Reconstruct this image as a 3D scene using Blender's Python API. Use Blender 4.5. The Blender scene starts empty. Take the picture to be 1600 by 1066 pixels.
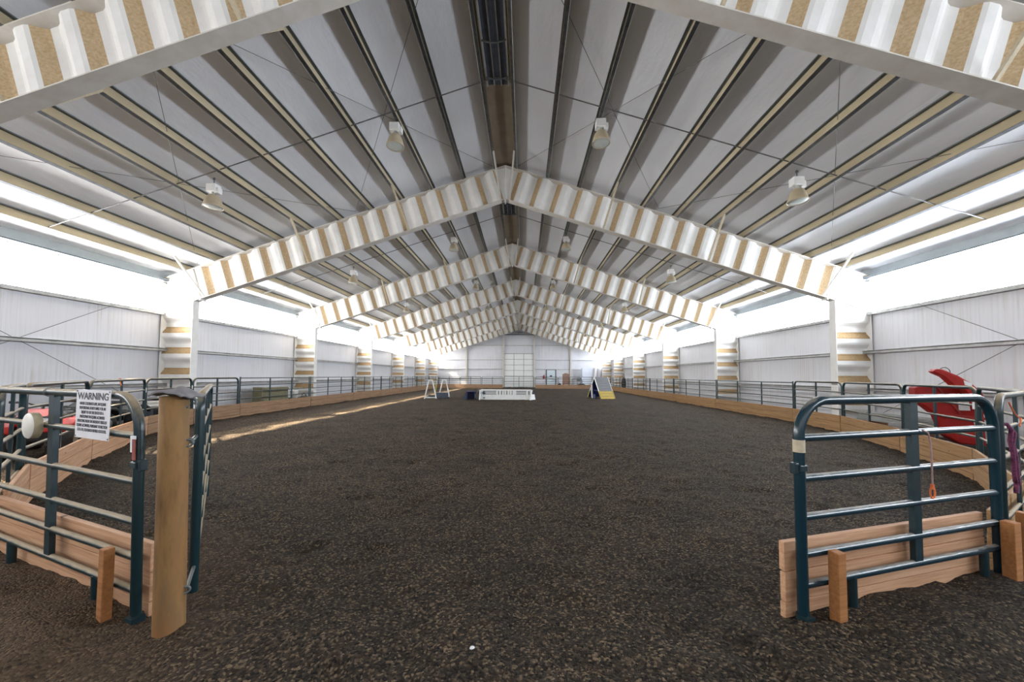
import bpy, bmesh, math, random
import numpy as np
from mathutils import Vector, Matrix
random.seed(7)
SC = bpy.context.scene
COL = SC.collection
PI = math.pi

# ------------------------------------------------------------------ camera
FPX, YAW, PITCH, ROLL, CX, EYE = 570.85, 0.0346, 0.0416, 0.0060, 0.71, 1.65
cy_, sy_, cp_, sp_ = math.cos(YAW), math.sin(YAW), math.cos(PITCH), math.sin(PITCH)
fw = Vector((-sy_*cp_, cy_*cp_, sp_)); rt = Vector((cy_, sy_, 0)); up = rt.cross(fw)
r_ = rt*math.cos(ROLL) + up*math.sin(ROLL); u_ = up*math.cos(ROLL) - rt*math.sin(ROLL)
cam_d = bpy.data.cameras.new('camera'); cam = bpy.data.objects.new('camera', cam_d); COL.objects.link(cam)
cam.matrix_world = Matrix(((r_.x, u_.x, -fw.x, CX), (r_.y, u_.y, -fw.y, 0), (r_.z, u_.z, -fw.z, EYE), (0, 0, 0, 1)))
cam_d.sensor_fit = 'HORIZONTAL'; cam_d.sensor_width = 36; cam_d.lens = 36*FPX/1600; cam_d.shift_y = 30.06/1600
cam_d.clip_start = 0.05; cam_d.clip_end = 300
SC.camera = cam

# ------------------------------------------------------------------ sky, sun, exposure
W = bpy.data.worlds.new('sky'); SC.world = W; W.use_nodes = True
bg = W.node_tree.nodes['Background']; bg.inputs[0].default_value = (0.80, 0.90, 1.0, 1); bg.inputs[1].default_value = 2.0
SUN_DIR = Vector((0.80, 0.34, -0.72)).normalized()
sd = bpy.data.lights.new('sun', 'SUN'); sd.energy = 36; sd.color = (1.0, 0.86, 0.64); sd.angle = 0.04
so = bpy.data.objects.new('sun', sd); COL.objects.link(so); so.location = (-30, 0, 30)
so.rotation_euler = SUN_DIR.to_track_quat('-Z', 'Y').to_euler()
WIN_L, WIN_R, FILL_F = 8.5, 8.6, 0.5            # daylight through the left and right eave panels; last is added front fill
SC.view_settings.view_transform = 'Standard'; SC.view_settings.look = 'None'
SC.view_settings.exposure = 1.88; SC.view_settings.gamma = 1.0
SC.view_settings.use_curve_mapping = False

# ------------------------------------------------------------------ materials
def new_mat(name, col=(.8, .8, .8), rough=.6, metal=0.0, spec=.5):
    m = bpy.data.materials.new(name); m.use_nodes = True
    nt = m.node_tree; b = nt.nodes['Principled BSDF']
    b.inputs['Base Color'].default_value = (*col, 1); b.inputs['Roughness'].default_value = rough
    b.inputs['Metallic'].default_value = metal; b.inputs['Specular IOR Level'].default_value = spec
    return m, nt, b
def N(nt, t, **kw):
    n = nt.nodes.new(t)
    for k, v in kw.items(): setattr(n, k, v)
    return n
def coords(nt, scale=(1, 1, 1), kind='Object'):
    tc = N(nt, 'ShaderNodeTexCoord'); mp = N(nt, 'ShaderNodeMapping')
    mp.inputs['Scale'].default_value = scale
    nt.links.new(tc.outputs[kind], mp.inputs['Vector']); return mp.outputs[0]
def noise(nt, vec, scale, detail=4, rough=.55):
    n = N(nt, 'ShaderNodeTexNoise'); n.inputs['Scale'].default_value = scale
    n.inputs['Detail'].default_value = detail; n.inputs['Roughness'].default_value = rough
    if vec is not None: nt.links.new(vec, n.inputs['Vector'])
    return n.outputs['Fac']
def ramp(nt, fac, stops):
    r = N(nt, 'ShaderNodeValToRGB'); e = r.color_ramp.elements
    while len(e) < len(stops): e.new(.5)
    for i, (p, c) in enumerate(stops): e[i].position = p; e[i].color = (*c, 1)
    nt.links.new(fac, r.inputs[0]); return r.outputs[0]
def mix(nt, fac, a, b, mode='MIX'):
    m = N(nt, 'ShaderNodeMix', data_type='RGBA', blend_type=mode)
    for s, v in ((m.inputs[0], fac), (m.inputs[6], a), (m.inputs[7], b)):
        if isinstance(v, (int, float)): s.default_value = v
        elif isinstance(v, tuple): s.default_value = (*v, 1)
        else: nt.links.new(v, s)
    return m.outputs[2]
def bump(nt, b, h, strength=.3, dist=.02):
    n = N(nt, 'ShaderNodeBump'); n.inputs['Strength'].default_value = strength; n.inputs['Distance'].default_value = dist
    nt.links.new(h, n.inputs['Height']); nt.links.new(n.outputs[0], b.inputs['Normal'])
def mnoise(name, c1, c2, scale=6, rough=.6, metal=0, stretch=(1, 1, 1), bmp=0, lo=.35, hi=.65, detail=5, spec=.5):
    m, nt, b = new_mat(name, c1, rough, metal, spec)
    v = coords(nt, stretch); f = noise(nt, v, scale, detail)
    nt.links.new(ramp(nt, f, [(lo, c1), (hi, c2)]), b.inputs['Base Color'])
    if bmp: bump(nt, b, f, bmp, .01)
    return m
def dusty(name, paint, dust, rough=.35, lo=.25, hi=.75, amount=.85, scale=9):
    """paint with dust settled on the upward-facing side"""
    m, nt, b = new_mat(name, paint, rough)
    g = N(nt, 'ShaderNodeNewGeometry'); s = N(nt, 'ShaderNodeSeparateXYZ'); nt.links.new(g.outputs['Normal'], s.inputs[0])
    f = noise(nt, coords(nt), scale, 5)
    a = N(nt, 'ShaderNodeMath', operation='MULTIPLY_ADD'); nt.links.new(f, a.inputs[0]); a.inputs[1].default_value = .9; nt.links.new(s.outputs[2], a.inputs[2])
    mr = N(nt, 'ShaderNodeMapRange'); nt.links.new(a.outputs[0], mr.inputs[0])
    mr.inputs[1].default_value = lo+.45; mr.inputs[2].default_value = hi+.45; mr.inputs[4].default_value = amount
    nt.links.new(mix(nt, mr.outputs[0], paint, dust), b.inputs['Base Color'])
    r2 = N(nt, 'ShaderNodeMapRange'); nt.links.new(mr.outputs[0], r2.inputs[0]); r2.inputs[3].default_value = rough; r2.inputs[4].default_value = .8
    nt.links.new(r2.outputs[0], b.inputs['Roughness'])
    return m
M = {}
M['white'] = mnoise('white_steel_paint', (.84, .83, .81), (.77, .76, .73), 3, .5)
M['cream'] = mnoise('dusty_white_flange', (.66, .63, .58), (.58, .54, .48), 4, .55)
M['dust'] = mnoise('tan_dust_on_steel', (.64, .49, .31), (.45, .31, .165), 26, .9, bmp=.2, detail=8, lo=.3, hi=.72)
M['dust_column'] = mnoise('brown_dust_on_column', (.46, .32, .17), (.30, .19, .09), 22, .9, bmp=.2, detail=8, lo=.3, hi=.72)
M['purlin_web'] = mnoise('tan_dusty_purlin', (.54, .46, .31), (.44, .37, .25), 3, .75, stretch=(1, .25, 1))
M['galv'] = mnoise('galvanised_steel', (.20, .21, .23), (.13, .14, .15), 8, .36, .9)
M['strut'] = mnoise('blue_grey_eave_strut', (.26, .30, .33), (.22, .25, .28), 1.5, .45, .3)
M['galv_dull'] = mnoise('dull_galvanised_steel', (.36, .36, .35), (.50, .50, .49), 5, .6, .3)
M['dark_steel'] = mnoise('dark_steel', (.10, .12, .12), (.15, .16, .16), 8, .5, .4)
M['rod'] = mnoise('steel_rod', (.14, .14, .14), (.22, .22, .22), 8, .45, .6)
M['ridge'] = mnoise('brown_ridge_cap', (.30, .25, .19), (.25, .20, .15), 3, .7)
M['green'] = dusty('green_gate_paint', (.006, .024, .029), (.36, .285, .185), .28, .25, .8, .95)
M['green_clean'] = mnoise('green_upright_paint', (.005, .021, .027), (.009, .029, .036), 12, .38)
M['green_far'] = dusty('green_fence_paint', (.022, .045, .048), (.17, .135, .095), .4, .45, 1.0, .6)
M['teal_rail'] = dusty('blue_green_gate_paint', (.006, .027, .040), (.36, .32, .27), .22, .62, 1.1, .85)
M['black'] = mnoise('black_plastic', (.012, .012, .013), (.03, .03, .03), 10, .55)
M['tyre'] = mnoise('rubber_tyre', (.02, .02, .02), (.045, .042, .04), 20, .85)
M['red'] = mnoise('red_paint', (.27, .008, .005), (.33, .012, .008), 5, .5, spec=.3)
M['red_dark'] = mnoise('dark_red_paint', (.24, .012, .010), (.32, .02, .015), 5, .45)
M['pure_white'] = mnoise('white_plastic', (.82, .82, .80), (.74, .74, .72), 6, .45)
M['navy'] = mnoise('navy_vinyl', (.014, .02, .09), (.02, .03, .12), 6, .5)
M['slate'] = mnoise('slate_blue_grey', (.05, .065, .095), (.075, .085, .11), 6, .6)
M['greypanel'] = mnoise('grey_rubber_surface', (.15, .15, .16), (.20, .20, .21), 30, .85)
M['yellow'] = mnoise('yellow_paint', (.50, .36, .05), (.40, .28, .05), 12, .6)
M['brown'] = mnoise('brown_wood', (.26, .12, .055), (.18, .08, .035), 6, .6, stretch=(4, 4, .6))
M['yellowgreen'] = mnoise('yellow_green_tape', (.40, .42, .10), (.32, .36, .08), 6, .6)
M['bluewhite'] = mnoise('pale_blue_wrap', (.62, .68, .80), (.72, .75, .82), 5, .4)
M['palewrap'] = mnoise('pale_plastic_wrap', (.70, .66, .68), (.60, .58, .62), 4, .35)
M['doorblue'] = mnoise('pale_grey_blue_door', (.62, .70, .74), (.58, .66, .70), 4, .45)
M['grey_cloth'] = mnoise('grey_canvas', (.26, .24, .24), (.18, .17, .18), 14, .95, bmp=.3)
M['orange'] = mnoise('orange_twine', (.75, .18, .05), (.6, .14, .05), 10, .8)
M['rope'] = mnoise('purple_braided_rope', (.07, .015, .07), (.22, .05, .09), 60, .9)
M['rope_tan'] = mnoise('worn_pink_cord', (.42, .26, .24), (.32, .20, .18), 40, .9)
M['sign'] = mnoise('white_sign_sheet', (.80, .79, .82), (.76, .75, .78), 6, .4)
M['ink'] = mnoise('dark_grey_ink', (.06, .06, .075), (.09, .09, .10), 10, .6)
M['sticker'] = mnoise('paper_sticker', (.78, .80, .80), (.70, .72, .72), 20, .6)
M['beige'] = mnoise('beige_tape', (.55, .47, .33), (.45, .38, .27), 20, .7)
M['rust'] = mnoise('rust_red_label', (.30, .06, .04), (.22, .05, .04), 20, .7)
M['cream_plastic'] = mnoise('cream_plastic', (.74, .72, .68), (.66, .63, .56), 12, .5)
M['cream_edge'] = mnoise('yellowed_plastic_edge', (.50, .43, .28), (.42, .35, .22), 12, .6)
M['lampglass'] = mnoise('frosted_lens', (.50, .54, .50), (.58, .61, .57), 4, .25)
M['lampbell'] = mnoise('tan_lamp_bell', (.52, .44, .31), (.44, .36, .24), 5, .45)
M['olive'] = mnoise('olive_brown_panel', (.20, .18, .10), (.15, .14, .09), 8, .8)
M['greymetal'] = mnoise('grey_sheet_metal', (.30, .31, .30), (.22, .23, .22), 5, .5, .3)

def wood(name, c1, c2, c3, scale=2.2):
    m, nt, b = new_mat(name, c1, .75)
    v = coords(nt, (.30, 9, 9)); oi = N(nt, 'ShaderNodeObjectInfo')
    off = N(nt, 'ShaderNodeVectorMath', operation='ADD'); nt.links.new(v, off.inputs[0])
    ml = N(nt, 'ShaderNodeMath', operation='MULTIPLY'); nt.links.new(oi.outputs['Random'], ml.inputs[0]); ml.inputs[1].default_value = 37
    nt.links.new(ml.outputs[0], off.inputs[1])
    f = noise(nt, off.outputs[0], scale*2.2, 6, .65)
    grain = noise(nt, coords(nt, (.6, 60, 60)), 3, 3)
    c = ramp(nt, f, [(.34, c2), (.52, c1), (.68, c3)])
    c = mix(nt, .25, c, ramp(nt, grain, [(.35, c2), (.65, c3)]))
    vo = N(nt, 'ShaderNodeTexVoronoi'); vo.inputs['Scale'].default_value = 2.6
    nt.links.new(coords(nt, (1, 1, 2)), vo.inputs['Vector'])
    kn = ramp(nt, vo.outputs['Distance'], [(.0, (1, 1, 1)), (.05, (1, 1, 1)), (.075, (0, 0, 0))])
    c = mix(nt, kn, c, (c2[0]*.45, c2[1]*.4, c2[2]*.35))
    nt.links.new(c, b.inputs['Base Color']); bump(nt, b, f, .15, .005)
    return m
M['plank_pink'] = wood('fresh_fir_plank', (.56, .31, .17), (.38, .19, .095), (.64, .40, .25))
M['plank_far'] = wood('weathered_kick_plank', (.33, .19, .10), (.17, .095, .05), (.42, .27, .165))
M['stake'] = wood('orange_cedar_stake', (.36, .145, .042), (.26, .10, .028), (.44, .20, .066))
M['plank_right'] = wood('honey_kick_plank', (.37, .205, .085), (.21, .11, .045), (.44, .27, .13))
M['post'] = None
def post_mat():
    m, nt, b = new_mat('treated_post_wood', (.4, .25, .1), .8)
    v = coords(nt, (1, 1, .18)); f = noise(nt, v, 9, 6, .6)
    g = noise(nt, coords(nt, (1, 1, .5)), 2.2, 3)
    c = ramp(nt, f, [(.32, (.10, .052, .018)), (.50, (.235, .125, .040)), (.70, (.145, .09, .043))])
    c = mix(nt, ramp(nt, g, [(.45, (0, 0, 0)), (.7, (.6, .6, .6))]), c, (.26, .10, .028))
    nt.links.new(c, b.inputs['Base Color']); bump(nt, b, f, .3, .006); return m
M['post'] = post_mat()

def wall_mat():
    m, nt, b = new_mat('white_vinyl_liner', (.64, .64, .68), .45)
    v = coords(nt); s = N(nt, 'ShaderNodeSeparateXYZ'); nt.links.new(v, s.inputs[0])
    st = noise(nt, coords(nt, (5, 5, .09)), 3.4, 5, .7)            # runs of dirt washed down the sheet
    blot = noise(nt, coords(nt, (.5, .5, .5)), 1.6, 4)
    fac = ramp(nt, st, [(.47, (0, 0, 0)), (.74, (.8, .8, .8))])
    bl = ramp(nt, blot, [(.40, (.15, .15, .15)), (.70, (1, 1, 1))])
    c = mix(nt, mix(nt, 1.0, fac, bl, 'MULTIPLY'), (.66, .665, .70), (.42, .36, .28))
    nt.links.new(c, b.inputs['Base Color'])
    w = noise(nt, coords(nt, (1.6, 1.6, .25)), 2.2, 3)
    bump(nt, b, w, .35, .05); return m
M['liner'] = wall_mat()
def ceil_mat():
    m, nt, b = new_mat('white_vinyl_insulation', (.74, .77, .84), .42)
    w = noise(nt, coords(nt, (.9, .35, .9)), 3.2, 5, .6)
    d = noise(nt, coords(nt, (.25, .25, .25)), 2.0, 4)
    nt.links.new(ramp(nt, d, [(.35, (.84, .865, .92)), (.7, (.78, .80, .85))]), b.inputs['Base Color'])
    bump(nt, b, w, .35, .06); return m
M['ceiling'] = ceil_mat()
def pane_mat(name, col, strength):
    m = bpy.data.materials.new(name); m.use_nodes = True; nt = m.node_tree; nt.nodes.clear()
    o = N(nt, 'ShaderNodeOutputMaterial'); e = N(nt, 'ShaderNodeEmission'); t = N(nt, 'ShaderNodeBsdfTransparent')
    e.inputs[0].default_value = (*col, 1); e.inputs[1].default_value = strength
    x = N(nt, 'ShaderNodeMixShader'); x.inputs[0].default_value = .07
    nt.links.new(e.outputs[0], x.inputs[1]); nt.links.new(t.outputs[0], x.inputs[2]); nt.links.new(x.outputs[0], o.inputs[0]); return m
M['pane_l'] = pane_mat('sunlit_translucent_panel', (.98, .97, .96), WIN_L)
M['fill_pane'] = pane_mat('added_front_fill_panel', (.95, .97, 1.0), FILL_F)  # invented glow that lights the near frames and posts from the front
M['pane_r'] = pane_mat('skylit_translucent_panel', (.85, .915, 1.0), WIN_R)
def footing():
    m, nt, b = new_mat('rubber_and_sand_footing', (.06, .05, .04), .95, 0, .2)
    v = coords(nt)
    vo = N(nt, 'ShaderNodeTexVoronoi'); vo.inputs['Scale'].default_value = 70; nt.links.new(v, vo.inputs['Vector'])
    sep = N(nt, 'ShaderNodeSeparateColor'); nt.links.new(vo.outputs['Color'], sep.inputs[0])
    chip = ramp(nt, sep.outputs[0], [(.0, (.007, .006, .005)), (.40, (.026, .0198, .0146)), (.78, (.060, .046, .0325)), (1.0, (.19, .142, .093))])
    tone = noise(nt, coords(nt, (.5, .5, .5)), 2.4, 5, .6)
    c = mix(nt, 1.0, chip, ramp(nt, tone, [(.30, (.82, .81, .80)), (.70, (1.42, 1.34, 1.22))]), 'MULTIPLY')
    clump = noise(nt, v, 9, 5, .65)
    c = mix(nt, ramp(nt, clump, [(.52, (0, 0, 0)), (.76, (.6, .6, .6))]), c, (.062, .036, .019))
    # browner loam trodden in at the left of the entrance
    gx = N(nt, 'ShaderNodeVectorMath', operation='DISTANCE'); nt.links.new(v, gx.inputs[0]); gx.inputs[1].default_value = (-3.3, 1.6, 0)
    a2 = N(nt, 'ShaderNodeMath', operation='MULTIPLY_ADD'); nt.links.new(tone, a2.inputs[0]); a2.inputs[1].default_value = 1.6; nt.links.new(gx.outputs['Value'], a2.inputs[2])
    mr = N(nt, 'ShaderNodeMapRange'); nt.links.new(a2.outputs[0], mr.inputs[0]); mr.inputs[1].default_value = 2.0; mr.inputs[2].default_value = 3.4; mr.inputs[3].default_value = .6; mr.inputs[4].default_value = 0
    c = mix(nt, mr.outputs[0], c, mix(nt, 1.0, ramp(nt, sep.outputs[1], [(0, (.5, .5, .5)), (1, (1.6, 1.5, 1.4))]), (.13, .088, .054), 'MULTIPLY'))
    nt.links.new(c, b.inputs['Base Color'])
    a = N(nt, 'ShaderNodeMath', operation='MULTIPLY_ADD'); nt.links.new(vo.outputs['Distance'], a.inputs[0]); a.inputs[1].default_value = -.6; nt.links.new(clump, a.inputs[2])
    bump(nt, b, a.outputs[0], 1.0, .035); return m
M['footing'] = footing()

# ------------------------------------------------------------------ mesh helpers
class MB:
    def __init__(s): s.v = []; s.f = []; s.mi = []; s.sm = []
    def add(s, vs, fs, mi=0, smooth=False):
        o = len(s.v); s.v += [tuple(p) for p in vs]
        for f in fs: s.f.append(tuple(i+o for i in f)); s.mi.append(mi); s.sm.append(smooth)
        return s
    def box(s, lo, hi, mi=0, mat=None):
        x0, y0, z0 = lo; x1, y1, z1 = hi
        vs = [(x0, y0, z0), (x1, y0, z0), (x1, y1, z0), (x0, y1, z0), (x0, y0, z1), (x1, y0, z1), (x1, y1, z1), (x0, y1, z1)]
        if mat is not None: vs = [mat @ Vector(p) for p in vs]
        return s.add(vs, [(0, 3, 2, 1), (4, 5, 6, 7), (0, 1, 5, 4), (1, 2, 6, 5), (2, 3, 7, 6), (3, 0, 4, 7)], mi)
    def bar(s, a, b, w, h, mi=0, upv=(0, 0, 1)):
        a, b = Vector(a), Vector(b); d = (b-a); L = d.length; d.normalize()
        u = Vector(upv); side = d.cross(u)
        if side.length < 1e-4: side = d.cross(Vector((1, 0, 0)))
        side.normalize(); u = side.cross(d)
        m = Matrix(((d.x, side.x, u.x, a.x), (d.y, side.y, u.y, a.y), (d.z, side.z, u.z, a.z), (0, 0, 0, 1)))
        return s.box((0, -w/2, -h/2), (L, w/2, h/2), mi, m)
    def tube(s, pts, r, n=10, mi=0, closed=False, cap=True):
        pts = [Vector(p) for p in pts]; k = len(pts); rs = r if isinstance(r, (list, tuple)) else [r]*k
        rings = []; prev = None
        for i, p in enumerate(pts):
            if closed: t = pts[(i+1) % k]-pts[i-1]
            else: t = pts[min(i+1, k-1)]-pts[max(i-1, 0)]
            t.normalize()
            if prev is None:
                a = Vector((0, 0, 1)) if abs(t.z) < .9 else Vector((1, 0, 0)); nrm = t.cross(a).normalized()
            else:
                nrm = prev - t*prev.dot(t); nrm.normalize()
            prev = nrm; bn = t.cross(nrm)
            rings.append([p + (nrm*math.cos(2*PI*j/n)+bn*math.sin(2*PI*j/n))*rs[i] for j in range(n)])
        vs = [q for rg in rings for q in rg]; fs = []
        for i in range(k if closed else k-1):
            i2 = (i+1) % k
            for j in range(n): fs.append((i*n+j, i*n+(j+1) % n, i2*n+(j+1) % n, i2*n+j))
        s.add(vs, fs, mi, True)
        if cap and not closed:
            s.add(rings[0], [tuple(range(n))[::-1]], mi); s.add(rings[-1], [tuple(range(n))], mi)
        return s
    def lathe(s, prof, c=(0, 0, 0), axis='Z', n=24, mi=0, smooth=True):
        vs = []; fs = []; k = len(prof)
        for (r, h) in prof:
            for j in range(n):
                a = 2*PI*j/n; x, y = r*math.cos(a), r*math.sin(a)
                p = {'Z': (x, y, h), 'X': (h, x, y), 'Y': (y, h, x)}[axis]
                vs.append((p[0]+c[0], p[1]+c[1], p[2]+c[2]))
        for i in range(k-1):
            for j in range(n): fs.append((i*n+j, i*n+(j+1) % n, (i+1)*n+(j+1) % n, (i+1)*n+j))
        return s.add(vs, fs, mi, smooth)
    def prism(s, poly, y0, y1, mi=0, mat=None):
        """poly in xz, extruded along y"""
        n = len(poly); vs = [(x, y0, z) for x, z in poly]+[(x, y1, z) for x, z in poly]
        if mat is not None: vs = [mat @ Vector(p) for p in vs]
        fs = [tuple(range(n)), tuple(range(2*n-1, n-1, -1))]
        for i in range(n): j = (i+1) % n; fs.append((i, i+n, j+n, j))
        return s.add(vs, fs, mi)
    def build(s, name, mats, parent=None, bevel=0, fix=True, loc=None):
        me = bpy.data.meshes.new(name); me.from_pydata(s.v, [], s.f)
        if not isinstance(mats, (list, tuple)): mats = [mats]
        for m in mats: me.materials.append(M[m] if isinstance(m, str) else m)
        me.polygons.foreach_set('material_index', s.mi); me.polygons.foreach_set('use_smooth', s.sm)
        if fix:
            bm = bmesh.new(); bm.from_mesh(me); bmesh.ops.recalc_face_normals(bm, faces=bm.faces)
            bm.to_mesh(me); bm.free()
        me.update()
        o = bpy.data.objects.new(name, me); COL.objects.link(o)
        if parent: o.parent = parent
        if loc: o.location = loc
        if bevel:
            b = o.modifiers.new('bevel', 'BEVEL'); b.width = bevel; b.segments = 2; b.limit_method = 'ANGLE'; b.angle_limit = .6
        return o
def empty(name, label, cat, loc=(0, 0, 0), rz=0, group=None):
    o = bpy.data.objects.new(name, None); COL.objects.link(o); o.location = loc; o.rotation_euler = (0, 0, rz)
    return tag(o, label, cat, group)
def tag(o, label, cat, group=None):
    o['label'] = label; o['category'] = cat
    if group: o['group'] = group
    return o
def struct(o, label=None):
    o['kind'] = 'structure'
    if label: o['label'] = label
    return o
def dup(root, loc, label, rz=None):
    r = root.copy(); COL.objects.link(r); r.location = loc; r['label'] = label
    if rz is not None: r.rotation_euler = (0, 0, rz)
    for ch in root.children:
        c = ch.copy(); COL.objects.link(c); c.parent = r
        for g in ch.children:
            d = g.copy(); COL.objects.link(d); d.parent = c
    return r
ORD = ['first', 'second', 'third', 'fourth', 'fifth', 'sixth', 'seventh', 'eighth', 'ninth', 'tenth', 'eleventh', 'twelfth']

# ------------------------------------------------------------------ building dimensions
SL = 0.3235                       # roof slope
ZR = 9.04                         # top of rafter at the ridge
WX = 12.34                        # side wall
Y0, YB = -4.0, 51.8               # front and back walls
FY = [5.05 + 7.62*k for k in range(6)] + [49.3]
th = math.atan(SL); ct, st_ = math.cos(th), math.sin(th)
def roofz(x, off=0.0): return ZR + off - SL*abs(x)

# ---- floor: heightfield of harrowed footing
def vnoise(X, Y, seed):
    rs = np.random.RandomState(seed); T = rs.rand(256, 256)
    xi = np.floor(X).astype(int); yi = np.floor(Y).astype(int); fx = X-xi; fy = Y-yi
    fx = fx*fx*(3-2*fx); fy = fy*fy*(3-2*fy)
    g = lambda a, b: T[a % 256, b % 256]
    return (g(xi, yi)*(1-fx)+g(xi+1, yi)*fx)*(1-fy)+(g(xi, yi+1)*(1-fx)+g(xi+1, yi+1)*fx)*fy - .5
ys = [Y0]
while ys[-1] < YB: ys.append(ys[-1] + max(.045, .009*abs(ys[-1]) if ys[-1] > 0 else .12))
ys[-1] = YB
ys = np.array(ys); xs = np.linspace(-WX, WX, 420)
GX, GY = np.meshgrid(xs, ys)
GZ = .030*vnoise(GX*2.1, GY*2.1, 1) + .030*vnoise(GX*4.7, GY*5.5, 2) + .022*vnoise(GX*11, GY*12, 3) + .012*vnoise(GX*.35, GY*2.6, 4)
dents = vnoise(GX*2.9+9, GY*2.9+4, 6)
GZ -= .045*np.clip(dents-.27, 0, 1)/.23
def ridge_along(p0, p1, off, wid, amp, seed):
    p0 = np.array(p0); d = np.array(p1)-p0; L = np.hypot(*d); d /= L
    u = (GX-p0[0])*d[0]+(GY-p0[1])*d[1]; n = (GX-p0[0])*d[1]-(GY-p0[1])*d[0]
    inside = np.clip(np.minimum(u+.2, L+.1-u)/.25, 0, 1)
    return amp*(.55+1.1*vnoise(u*2.3, u*0, seed))*np.exp(-((n-off)/wid)**2)*inside
LG0, LG1 = (-4.35, 3.306), (-1.85, 2.42)
RG0, RG1 = (2.575, 2.62), (4.775, 3.31)
GZ += ridge_along(LG0, LG1, .42, .32, .10, 11) + ridge_along(RG0, RG1, .40, .30, .07, 12)
GZ = np.clip(GZ, -.06, .14)
nv = GX.size; nx = len(xs); ny = len(ys)
co = np.stack([GX, GY, GZ], -1).reshape(-1, 3)
idx = np.arange(nv).reshape(ny, nx)
quads = np.stack([idx[:-1, :-1], idx[:-1, 1:], idx[1:, 1:], idx[1:, :-1]], -1).reshape(-1, 4)
me = bpy.data.meshes.new('floor'); me.vertices.add(nv); me.vertices.foreach_set('co', co.ravel())
me.loops.add(quads.size); me.loops.foreach_set('vertex_index', quads.ravel().astype(np.int32))
me.polygons.add(len(quads)); me.polygons.foreach_set('loop_start', np.arange(0, quads.size, 4, dtype=np.int32))
me.polygons.foreach_set('loop_total', np.full(len(quads), 4, dtype=np.int32))
me.polygons.foreach_set('use_smooth', np.ones(len(quads), dtype=bool))
me.update(); me.validate(); me.materials.append(M['footing'])
fl = bpy.data.objects.new('floor', me); COL.objects.link(fl); struct(fl, 'dark brown rubber and sand arena footing')

# ---- walls
ZS, ZW = 3.84, 4.98               # window sill and head
for s, nm in ((-1, 'wall_left'), (1, 'wall_right')):
    b = MB(); b.box((min(s*WX, s*(WX+.12)), Y0, -.2), (max(s*WX, s*(WX+.12)), YB, ZS))
    struct(b.build(nm, 'liner'), 'white vinyl lined side wall with dirt runs')
def gable(nm, y0, y1):
    zt = roofz(WX, .25); zc = roofz(0, .25)
    b = MB(); b.prism([(-WX-.12, -.2), (WX+.12, -.2), (WX+.12, zt), (0, zc), (-WX-.12, zt)], y0, y1)
    return struct(b.build(nm, 'liner'))
gable('wall_back', YB, YB+.15); gable('wall_front', Y0-.15, Y0)
# ---- ceiling (two slopes), thick so that no light leaks
b = MB()
for s in (-1, 1):
    xe = WX+.35
    b.add([(0, Y0-.2, roofz(0, .24)), (s*xe, Y0-.2, roofz(xe, .24)), (s*xe, YB+.2, roofz(xe, .24)), (0, YB+.2, roofz(0, .24)),
           (0, Y0-.2, roofz(0, .40)), (s*xe, Y0-.2, roofz(xe, .40)), (s*xe, YB+.2, roofz(xe, .40)), (0, YB+.2, roofz(0, .40))],
          [(0, 1, 2, 3), (4, 7, 6, 5), (0, 4, 5, 1), (1, 5, 6, 2), (2, 6, 7, 3)])
struct(b.build('ceiling', 'ceiling'), 'white vinyl insulated roof lining')

# ---- eave windows: translucent panels bay by bay, a slit left open under the eave on the left
edges = [Y0] + FY[:6] + [YB]
wn = 0
for s, pm in ((-1, 'pane_l'), (1, 'pane_r')):
    for k in range(len(edges)-1):
        wn += 1; ya, yb = edges[k]+.01, edges[k+1]-.01
        gap = s < 0 and k < 6; top = ZW-.26 if gap else ZW-.02
        amp = .10 if gap else 0
        b = MB(); x = s*(WX+.03)
        nw = 40
        for i in range(nw):
            t0, t1 = ya+(yb-ya)*i/nw, ya+(yb-ya)*(i+1)/nw
            h0 = top + amp*(.6*math.sin(i*.37+k*2)+.4*math.sin(i*1.3+k)); h1 = top + amp*(.6*math.sin((i+1)*.37+k*2)+.4*math.sin((i+1)*1.3+k))
            b.add([(x, t0, ZS), (x, t1, ZS), (x, t1, h1), (x, t0, h0)], [(0, 1, 2, 3)])
        struct(b.build('window_%d' % wn, pm, fix=False), 'bright translucent eave panel')
# unseen glowing fill panels added behind the camera, numbered on with the windows
for a, c in ((-9.0, -4.6), (-4.5, -.1), (.1, 4.5), (4.6, 9.0)):
    wn += 1; b = MB(); ze = min(roofz(a, -.1), roofz(c, -.1)); b.add([(a, Y0+.02, 2.6), (c, Y0+.02, 2.6), (c, Y0+.02, ze), (a, Y0+.02, ze)], [(0, 1, 2, 3)])
    struct(b.build('window_%d' % wn, 'fill_pane', fix=False), 'added glowing fill panel behind the camera')
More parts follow.
